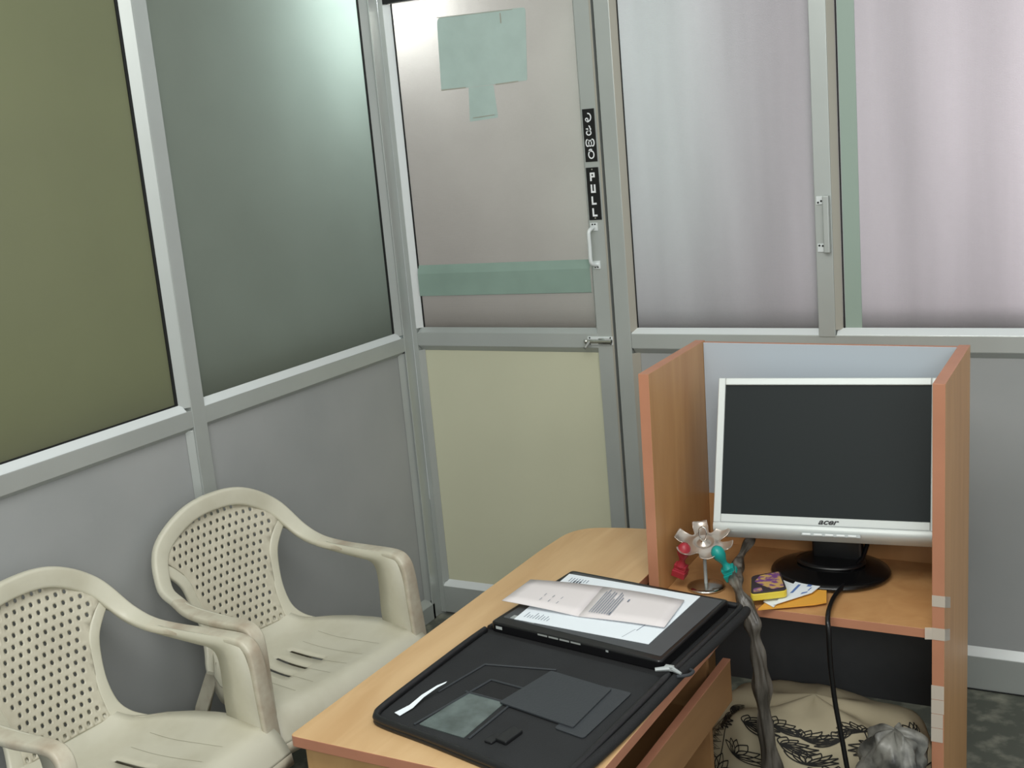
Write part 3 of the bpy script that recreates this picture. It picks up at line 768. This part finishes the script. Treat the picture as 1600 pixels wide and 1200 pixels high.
# rubber stamp carousel
st = empty('stamp_carousel', (1.390, -.870, ZS))
tag(st, 'chrome rotating rubber stamp rack with star-shaped disc, inside the left of the carrel', 'stamp rack')
mb = MB(); mb.lathe([(0, .010), (.02, .009), (.038, .006), (.046, .003), (.047, 0), (0, 0)], (0, 0, 0), 40); mb.build('base', M['chrome'], st, smooth=True)
mb = MB(); mb.tube([(0, 0, .008), (0, 0, .118)], .0045, 12); mb.build('pole', M['bezel_dark'], st, smooth=True)
tilt = Matrix.Translation((0, 0, .118)) @ Matrix.Rotation(.33, 4, 'X') @ Matrix.Rotation(.10, 4, 'Y')
mb = MB(); NA = 96; rows = []
def star(k): 
    a = 2*PI*k/NA
    p = .5+.5*math.cos(6*a+.4)
    return .036+.028*max(0, min(1, p*2.4-.25))**.7
for fr_ in (.0, .12, .2, .28, .34, .42, .5, .7, .85, .95, 1.0):
    row = []
    for k in range(NA):
        a = 2*PI*k/NA; R_ = star(k) if fr_ > .5 else .030/.5*.5
        r_ = (.030*(fr_/.5)) if fr_ <= .5 else .030+(R_-.030)*((fr_-.5)/.5)
        edge = max(0, (r_-.030)/.030)
        z = .006*math.cos(min(1, r_/.016)*PI)*1.0 - .004*edge + .010*edge**3 + (.0035 if fr_ in (.34, .42) else 0)
        # petal lips curl upward along their flanks
        row.append((r_*math.cos(a), r_*math.sin(a), z+.004*edge*(1-abs(.5+.5*math.cos(6*a+.4)))*2))
    rows.append(row)
mb.grid(rows, closed_v=True); mb.xform(tilt @ Matrix.Scale(1.14, 4))
ds = mb.build('star_disc', M['silver_metal'], st, smooth=True); so = ds.modifiers.new('solid', 'SOLIDIFY'); so.thickness = .0016
mb = MB(); lp = [(.0, 0, .0)]+[(.0085*math.sin(a), -.002, .026-.014*math.cos(a)) for a in [i*2*PI/16 for i in range(1, 16)]]+[(.0, 0, .0)]
mb.tube(catmull([(0, 0, .112), (-.006, -.003, .126), (-.010, -.004, .140), (-.007, -.004, .152), (0, -.004, .156), (.007, -.004, .152), (.010, -.004, .140), (.006, -.003, .126), (0, 0, .112)], 5), .0018, 8)
mb.lathe([(0, .004), (.006, .003), (.008, 0)], (0, -.002, .118), 14)
mb.build('ring_handle', M['chrome'], st, smooth=True)
def stamp(name, mat, loc, rot, label):
    e = empty(name, loc, rot); tag(e, label, 'rubber stamp', 'rubber stamps hanging from the rack')
    m_ = MB(); m_.lathe([(0, .021), (.007, .019), (.0125, .012), (.0135, .005), (.0125, -.003), (.009, -.011), (.0065, -.018), (.006, -.024), (.010, -.030), (.011, -.033)], (0, 0, 0), 20)
    m_.xform(Matrix.Scale(1.22, 4)); m_.build('knob', mat, e, smooth=True)
    m_ = MB(); m_.box(-.013, .013, -.008, .008, -.041, -.031); m_.box(-.014, .014, -.0125, .0125, -.058, -.043)
    m_.box(-.012, .012, -.009, .009, -.044, -.040)
    m_.xform(Matrix.Scale(1.22, 4)); m_.build('stamp_block', mat, e, bevel=.002)
    return e
stamp('rubber_stamp', M['red'], (1.349, -.903, .709), (math.radians(10), math.radians(16), 0), 'dark red rubber stamp hanging on the left of the chrome rack')
stamp('rubber_stamp', M['teal'], (1.441, -.905, .711), (math.radians(14), math.radians(-24), .2), 'teal rubber stamp hanging on the right of the chrome rack')

# ------------------------------------------------------------------ open zip case on the desk
case = empty('zip_case', (1.03, -1.80, ZD))
tag(case, 'open black zip portfolio case lying flat on the beech desk', 'case')
co = Vector((1.03, -1.80))
low = [(1.035, -1.795), (1.50, -1.90), (1.535, -1.445), (1.045, -1.362)]
up = [(1.045, -1.362), (1.535, -1.445), (1.562, -1.075), (1.100, -1.012)]
def loc2(p): return tuple(Vector(p)-co)
def inset(q, d):
    c_ = sum((Vector(p) for p in q), Vector((0, 0)))/4
    return [tuple(Vector(p)+(c_-Vector(p)).normalized()*d) for p in q]
mb = MB(); mb.prism(rpoly([loc2(p) for p in low], [.04, .035, .01, .01]), 0, .008)
mb.build('lower_cover', M['nylon'], case, bevel=.002)
mb = MB(); mb.prism(rpoly([loc2(p) for p in inset(low, .016)], .02), .008, .0105); mb.build('lining', M['lining'], case)
mb = MB(); mb.prism(rpoly([loc2(p) for p in up], [.01, .01, .03, .03]), 0, .008)
mb.build('upper_cover', M['nylon'], case, bevel=.002)
def rimtube(q, name, r, skip_last=True, rr=.035, z=.014):
    ring = rpoly([loc2(p) for p in inset(q, .008)], rr, 6)
    m_ = MB(); pts_ = [(x, y_, z) for x, y_ in ring]; pts_.append(pts_[0]); m_.tube(pts_, r, 10, caps=False)
    ring2 = rpoly([loc2(p) for p in inset(q, .004)], rr, 6); p2 = [(x, y_, z-.006) for x, y_ in ring2]; p2.append(p2[0]); m_.tube(p2, r*.75, 8, caps=False)
    m_.build(name, M['nylon_edge'], case, smooth=True)
def rimopen(path, name, r=.0075):
    m_ = MB(); P_ = catmull([(*loc2(p[:2]), p[2]) for p in path], 7)
    m_.tube(P_, r, 10); m_.tube([(p.x*1.0, p.y, p.z-.009) for p in P_], r*.9, 8)
    m_.build(name, M['nylon_edge'], case, smooth=True)
rimopen([(1.052, -1.368, .014), (1.050, -1.45, .016), (1.046, -1.60, .016), (1.043, -1.74, .015), (1.048, -1.782, .014), (1.075, -1.801, .014), (1.20, -1.827, .014), (1.36, -1.865, .014), (1.455, -1.884, .014), (1.487, -1.877, .015), (1.499, -1.84, .016), (1.510, -1.70, .018), (1.519, -1.58, .020), (1.525, -1.455, .018)], 'zip_edge')
rimopen([(1.527, -1.438, .016), (1.538, -1.30, .016), (1.548, -1.18, .016), (1.553, -1.10, .015), (1.545, -1.082, .014), (1.52, -1.077, .014), (1.30, -1.048, .013), (1.12, -1.022, .013), (1.104, -1.03, .013), (1.098, -1.06, .013), (1.078, -1.20, .012), (1.056, -1.355, .012)], 'zip_edge')
mb = MB(); mb.prism([loc2(p) for p in [(1.045, -1.385), (1.53, -1.466), (1.532, -1.425), (1.047, -1.342)]], .004, .0095); mb.build('spine', M['nylon'], case, bevel=.003)
# outer right flank of the case, hanging over the desk edge
mb = MB(); P_ = catmull([(*loc2((1.508, -1.86)), .011), (*loc2((1.525, -1.70)), .011), (*loc2((1.536, -1.52)), .011), (*loc2((1.541, -1.43)), .012), (*loc2((1.552, -1.30)), .011), (*loc2((1.566, -1.13)), .011), (*loc2((1.566, -1.09)), .011)], 6)
mb.tube(P_, .0105, 10); mb.build('padded_side', M['nylon'], case, smooth=True)
mb = MB(); mb.tube([(*loc2((1.500, -1.462)), .030), (*loc2((1.528, -1.446)), .030), (*loc2((1.552, -1.455)), .026)], [.004, .006, .003], 8)
mb.box(*[v for v in (loc2((1.515, 0))[0], loc2((1.533, 0))[0])], loc2((0, -1.452))[1], loc2((0, -1.440))[1], .026, .034)
mb.build('zip_slider', M['bezel_dark'], case, smooth=False)
mb = MB(); P_ = catmull([(*loc2((1.545, -1.462)), .022), (*loc2((1.562, -1.44)), .018), (*loc2((1.562, -1.415)), .014), (*loc2((1.548, -1.405)), .012)], 5); mb.tube(P_, .0035, 8); mb.build('pull_cord', M['grey_pocket'], case, smooth=True)
def flat(name, poly, z, th, mat, parent=case, r=.0, bevel=0):
    m_ = MB(); pl = [loc2(p) for p in poly]
    if r: pl = rpoly(pl, r)
    m_.prism(pl, z, z+th); return m_.build(name, mat, parent, bevel=bevel)
# pockets
flat('document_pocket', [(1.255, -1.662), (1.435, -1.703), (1.440, -1.540), (1.290, -1.508)], .0135, .003, M['grey_pocket'], r=.004)
flat('document_pocket', [(1.400, -1.712), (1.468, -1.728), (1.482, -1.538), (1.425, -1.530)], .0115, .002, M['grey_pocket'], r=.008)
flat('clear_card_window', [(1.148, -1.785), (1.257, -1.800), (1.262, -1.655), (1.172, -1.642)], .0107, .0015, M['clear'], r=.003)
flat('card_slot', [(1.176, -1.640), (1.262, -1.653), (1.276, -1.598), (1.198, -1.585)], .0107, .0015, M['nylon'], r=.003)
mb = MB()
for a, b in (((1.140, -1.79), (1.188, -1.578)), ((1.188, -1.578), (1.282, -1.592)), ((1.282, -1.592), (1.268, -1.80)), ((1.165, -1.640), (1.266, -1.653))):
    mb.tube([(*loc2(a), .0125), (*loc2(b), .0125)], .0022, 6)
for a, b in (((1.112, -1.66), (1.140, -1.52)), ((1.140, -1.52), (1.295, -1.495))):
    mb.tube([(*loc2(a), .0125), (*loc2(b), .0125)], .0020, 6)
mb.build('pocket_seam', M['grey_pocket'], case)
flat('pen_loop', [(1.318, -1.790), (1.345, -1.797), (1.353, -1.745), (1.328, -1.738)], .0107, .008, M['nylon_edge'], r=.004, bevel=.002)
flat('pen_loop', [(1.300, -1.800), (1.318, -1.803), (1.326, -1.772), (1.308, -1.768)], .0107, .005, M['nylon_edge'], r=.003, bevel=.002)
# paper slip in the case
mb = MB(); P_ = [(1.086, -1.768, .664), (1.096, -1.735, .666), (1.100, -1.70, .672), (1.108, -1.66, .675), (1.116, -1.640, .676)]
mb.grid([[(x-.008+.003*i, y_+.003, z) for i, (x, y_, z) in enumerate(P_)], [(x+.008-.001*i, y_-.003, z-.001) for i, (x, y_, z) in enumerate(P_)]])
o = mb.build('paper_slip', M['paper']); so = o.modifiers.new('s', 'SOLIDIFY'); so.thickness = .0006
tag(o, 'narrow white paper slip sticking out of the pocket of the open case', 'paper')

# laptop on the upper half of the case
lap = empty('laptop', (1.07, -1.36, ZD+.0085))
tag(lap, 'closed black laptop with dark grey top lying on the upper half of the case', 'laptop')
lo = Vector((1.07, -1.36))
def ll(p): return tuple(Vector(p)-lo)
LQ = [(1.064, -1.362), (1.500, -1.430), (1.528, -1.092), (1.104, -1.028)]
mb = MB(); mb.prism(rpoly([ll(p) for p in LQ], .012), 0, .024); mb.build('case_body', M['black_plastic'], lap, bevel=.004, seg=3)
LI = [quad_pt(LQ, *a) for a in ((.03, .09), (.975, .06), (.975, .965), (.03, .965))]
mb = MB(); mb.prism(rpoly([ll(p) for p in LI], .004), .0238, .0246); mb.build('lid_surface', M['grey_pad'], lap)['label'] = 'dark grey matt lid surface'
mb = MB(); mb.prism([ll(quad_pt(LQ, *a)) for a in ((.07, .10), (.22, .10), (.22, .15), (.07, .15))], .0245, .0252); mb.build('label_strip', M['bezel_dark'], lap)
def front_strip(u0, u1, z0, z1, mat, name):
    m_ = MB(); a = quad_pt(LQ, u0, 0)-lo; b = quad_pt(LQ, u1, 0)-lo; n_ = Vector(((b-a).y, -(b-a).x)).normalized()*.0012
    a += n_; b += n_
    m_.add([(a.x, a.y, z0), (b.x, b.y, z0), (b.x, b.y, z1), (a.x, a.y, z1)], [(0, 1, 2, 3)]); m_.build(name, mat, lap)
front_strip(.035, .075, .010, .017, M['bezel'], 'status_light')
for k in range(4): front_strip(.30+k*.066, .358+k*.066, .0185, .0225, M['alu'], 'front_button')
front_strip(.70, .715, .017, .0215, M['bezel_dark'], 'latch')
ZL = ZD+.0085+.0252
def sheet(name, quad, z, label, lines, mat, th=.0012, cat='paper', lift=None):
    e = empty(name, (quad[0][0], quad[0][1], z)); o_ = Vector(quad[0])
    m_ = MB(); m_.prism([tuple(Vector(q_)-o_) for q_ in quad], 0, th); m_.build('paper_sheet', mat, e)
    m_ = MB()
    for (u0, v0, u1, v1, w_) in lines:
        a = quad_pt(quad, u0, v0)-o_; b = quad_pt(quad, u1, v1)-o_; dr_ = (b-a).normalized(); n_ = Vector((-dr_.y, dr_.x))*w_/2
        m_.add([(*(a-n_), th+.0004), (*(b-n_), th+.0004), (*(b+n_), th+.0004), (*(a+n_), th+.0004)], [(0, 1, 2, 3)])
    m_.build('printed_text', M['ink'], e)
    return tag(e, label, cat)
A4 = [(1.112, -1.338), (1.447, -1.366), (1.462, -1.098), (1.112, -1.058)]
rnd = random.Random(3); lines = []
for k in range(7):
    u = .055+k*.022; v0 = .93; v1 = v0-.06-.10*rnd.random(); lines.append((u, v0, u+.002, v1, .0022))
for k in range(3): lines.append((.10+k*.022, .88, .102+k*.022, .80, .0045))
for k in range(9):
    u = .05+k*.022; lines.append((u, .06, u+.002, .10+.07*rnd.random(), .0018))
lines += [(.80, .03, .83, .20, .0010), (.845, .18, .86, .32, .0020), (.91, .40, .93, .62, .0026), (.875, .32, .89, .48, .0018)]
sheet('printed_sheet', A4, ZL, 'white printed sheet lying on the laptop beneath the pinkish booklet', lines, M['paper'])
# folded booklet
bk = empty('folded_booklet', (1.05, -1.30, ZL+.0035))
tag(bk, 'open pinkish white booklet lying across the white printed sheet', 'booklet')
bo = Vector((1.05, -1.30))
def bl(p, z): v = Vector(p)-bo; return (v.x, v.y, z)
A, Bp, Cc, D = (1.052, -1.285), (1.247, -1.288), (1.233, -1.122), (1.052, -1.145)   # left leaf
E_, F_ = (1.452, -1.290), (1.440, -1.140)                                          # right leaf
for nm, quad, zz in (('left_leaf', [A, Bp, Cc, D], (.013, .001, .004, .010)), ('right_leaf', [Bp, E_, F_, Cc], (.001, .004, .003, .004))):
    m_ = MB(); nU, nV = 8, 4; P_ = []
    for i in range(nU+1):
        row = []
        for j in range(nV+1):
            u, v = i/nU, j/nV; p = quad_pt(quad, u, v); z = (zz[0]*(1-u)+zz[1]*u)*(1-v)+(zz[3]*(1-u)+zz[2]*u)*v+.002*math.sin(u*PI)
            row.append(bl(p, z))
        P_.append(row)
    m_.grid(P_); o = m_.build(nm, M['pinkpaper'], bk, smooth=True); so = o.modifiers.new('s', 'SOLIDIFY'); so.thickness = .0016
m_ = MB()
quad = [Bp, E_, F_, Cc]
def inkline(u0, v0, u1, v1, w_, z=.0068):
    a = Vector(bl(quad_pt(quad, u0, v0), z)); b = Vector(bl(quad_pt(quad, u1, v1), z)); dr_ = (b-a).normalized(); n_ = Vector((-dr_.y, dr_.x, 0))*w_/2
    m_.add([a-n_, b-n_, b+n_, a+n_], [(0, 1, 2, 3)])
for k in range(9):
    u = .10+k*.030; ln = .5+.35*rnd.random(); inkline(u, .10, u+.004, .10+ln, .0020)
inkline(.33, .10, .335, .2, .002); inkline(.42, .6, .425, .68, .003)
quad = [A, Bp, Cc, D]
for k in range(4):
    for j in range(2): inkline(.42+k*.11, .22+.17*j, .425+k*.11, .30+.17*j, .0014, .012-.0022*k)
m_.build('printed_text', M['ink'], bk)

# ------------------------------------------------------------------ cloth bundle and plastic under the carrel
cb = empty('cloth_bundle', (1.55, -.50, 0))
tag(cb, 'bundle wrapped in cream cloth with black leaf print on the floor under the carrel', 'cloth bundle')
mb = MB(); nu, nv = 56, 26; P_ = []
def bun(u, v):
    """u round, v up to the top: a sagging sack"""
    v = min(1, max(0, v)); a = 2*PI*u; r_ = 0 if v > .995 else math.cos(v*PI/2)**.34
    wob = 1+.05*math.sin(3*a+1)+.035*math.sin(7*a+v*6)+.02*math.sin(13*a-v*9)
    ca, sa = math.cos(a), math.sin(a); sq = (abs(ca)**2.6+abs(sa)**2.6)**(-1/2.6)
    x = .285*r_*ca*sq*wob; y_ = .165*r_*sa*sq*wob; z = .285*math.sin(v*PI/2)**.6*(1+.03*math.sin(5*a))
    z += .018*math.sin(4*x*20/4+1)*math.cos(y_*18)*v
    return Vector((x+.068, y_-.26, max(z, 0)))
for i in range(nu): P_.append([bun(i/nu, j/nv) for j in range(nv+1)])
mb.grid(P_, closed_u=True)
mb.build('cloth', M['cloth'], cb, smooth=True, merge=True)
# leaf print: black outlined leaves laid on the cloth surface
def on_bundle(u, v, h=.002):
    p = bun(u, v); q_ = bun(u+.004, v); s__ = bun(u, min(.985, v+.01)); n_ = (q_-p).cross(s__-p)
    if n_.length > 1e-9: n_.normalize()
    if n_.dot(p-Vector((.055, -.26, .05))) < 0: n_ = -n_
    return p+n_*h, n_
mb = MB()
def stroke(uv, w_):
    pts_ = [on_bundle(*q_) for q_ in uv]; Lf, Rg = [], []
    for i, (p, n_) in enumerate(pts_):
        t_ = (pts_[min(i+1, len(pts_)-1)][0]-pts_[max(i-1, 0)][0])
        if t_.length < 1e-9: continue
        sd = t_.normalized().cross(n_)*w_/2; Lf.append(p+sd); Rg.append(p-sd)
    if len(Lf) > 1: mb.grid([Lf, Rg])
rl = random.Random(11)
def leafspray(u0, v0, ang, s__):
    for k in range(-3, 4):
        a = ang+k*.38; L_ = s__*(1-.08*abs(k))
        for side in (-1, 1):
            stroke([(u0+L_*t_*math.cos(a)/1.5+side*.16*L_*math.sin(PI*t_)*-math.sin(a)/1.5, v0+L_*t_*math.sin(a)*1.5+side*.16*L_*math.sin(PI*t_)*math.cos(a)*1.5) for t_ in [i/8 for i in range(9)]], .0030)
for (u0, v0, an) in ((.66, .30, 1.2), (.72, .55, .3), (.80, .28, 2.2), (.88, .52, 2.6), (.94, .25, 1.4), (.58, .55, .4), (.62, .12, 1.5), (.76, .10, 1.9), (.70, .72, 1.0), (.86, .72, 2.0), (.98, .6, 1.2), (.54, .25, 1.0), (.66, .62, .5), (.76, .42, 1.2), (.82, .66, 2.2), (.75, .70, .9), (.56, .70, .6)):
    leafspray(u0, v0, an, .095)
for c0, dirv in ((.60, .0), (.845, .06)):                      # diamond borders
    for side in (-.022, .022): stroke([(c0+side+dirv*v/1, v) for v in [.02+.05*i for i in range(15)]], .003)
    for k in range(12):
        v0 = .05+k*.06; c_ = c0+dirv*v0
        for s_2 in (.018, .010): stroke([(c_, v0-.028*s_2/.018), (c_+s_2, v0), (c_, v0+.028*s_2/.018), (c_-s_2, v0), (c_, v0-.028*s_2/.018)], .0022)
mb.build('leaf_print', M['cloth_ink'], cb)
mb = MB()
# crumpled grey plastic bag in front right
nu, nv = 40, 16; P_ = []
rb = random.Random(5); ph = [rb.random()*6 for _ in range(8)]
for i in range(nu):
    row = []
    for j in range(nv+1):
        a = 2*PI*i/nu; v = j/nv; r_ = math.cos(v*PI/2)**.5
        wob = 1+.16*math.sin(3*a+ph[0]+v*5)+.11*math.sin(8*a+ph[1]-v*9)+.07*math.sin(15*a+ph[2]+v*11)
        row.append((.072*r_*math.cos(a)*wob, .062*r_*math.sin(a)*wob, max(0, .095*math.sin(v*PI/2)*(1+.10*math.sin(6*a+ph[3])+.08*math.sin(11*a+ph[4])))))
    P_.append(row)
mb.grid(P_, closed_u=True)
o = mb.build('crumpled_plastic_bag', M['silver'], smooth=True, merge=True); o.location = (1.855, -.965, .255)
tag(o, 'crumpled grey plastic bag on the printed cloth bundle beside the right carrel panel', 'plastic bag')

# ------------------------------------------------------------------ lights
def area(name, loc, target, sx, sy, power, col):
    l = bpy.data.lights.new(name, 'AREA'); l.shape = 'RECTANGLE'; l.size = sx; l.size_y = sy; l.energy = power; l.color = col
    o = bpy.data.objects.new(name, l); COL.objects.link(o); o.location = loc
    dv = Vector(target)-Vector(loc); o.rotation_euler = dv.to_track_quat('-Z', 'Y').to_euler(); return o
area('ceiling_tube_light', (1.7, -2.6, 2.75), (1.2, -1.0, 0), 1.6, 1.0, 36, (1.0, 1.0, .95))
area('added_wall_fill', (3.3, -4.6, 2.45), (.5, -.4, .9), 1.8, .8, 40, (1.0, 1.0, .97))  # fill light added behind the camera to brighten the walls
# light beyond the partitions
area('daylight_beyond_windows', (2.75, .75, 1.75), (2.3, 0, 1.65), 1.3, 1.4, 48, (1.0, .985, 1.0))
area('added_back_pane_fill', (.75, 1.3, 2.5), (.6, 0, 1.7), .9, .5, 20, (.90, 1.0, .97))  # fill added behind the back panes to brighten door glass and window
area('added_green_pane_fill', (.98, .30, 1.75), (.95, 0, 1.7), .12, 1.0, 2.2, (.62, 1.0, .82))  # small fill added to tint the left of the window pane green
area('lamp_beyond_corner', (.05, .20, 2.27), (.10, 0, 2.12), .2, .15, 8, (.92, 1.0, 1.0))
area('lamp_beyond_left_wall', (-.36, -.10, 2.25), (0, -.24, 1.9), .3, .3, 15, (.86, .99, 1.0))
area('added_left_pane_fill', (-1.1, -2.3, 2.5), (0, -1.9, 1.7), .8, .8, 12, (1.0, 1.0, .95))  # fill added behind the near left pane to brighten it
wd = bpy.data.worlds.new('world'); scene.world = wd; wd.use_nodes = True
bg = wd.node_tree.nodes['Background']; bg.inputs[0].default_value = (.90, .95, .94, 1); bg.inputs[1].default_value = .60

# ------------------------------------------------------------------ camera
f_px, yaw, pitch, roll = 1851.257, .523235, -.209124, -.088948
fw = Vector((-math.sin(yaw)*math.cos(pitch), math.cos(yaw)*math.cos(pitch), math.sin(pitch)))
rt0 = Vector((math.cos(yaw), math.sin(yaw), 0)); up0 = rt0.cross(fw)
rt = rt0*math.cos(roll)+up0*math.sin(roll); upv = up0*math.cos(roll)-rt0*math.sin(roll)
cam = bpy.data.cameras.new('camera'); co_ = bpy.data.objects.new('camera', cam); COL.objects.link(co_)
mw = Matrix((( rt.x, upv.x, -fw.x, 2.38785), (rt.y, upv.y, -fw.y, -3.46621), (rt.z, upv.z, -fw.z, 1.74602), (0, 0, 0, 1)))
co_.matrix_world = mw
cam.sensor_width = 36; cam.lens = 36*f_px/1600; cam.clip_start = .05
scene.camera = co_
scene.view_settings.view_transform = 'Standard'
scene.view_settings.look = 'None'
scene.view_settings.exposure = 0
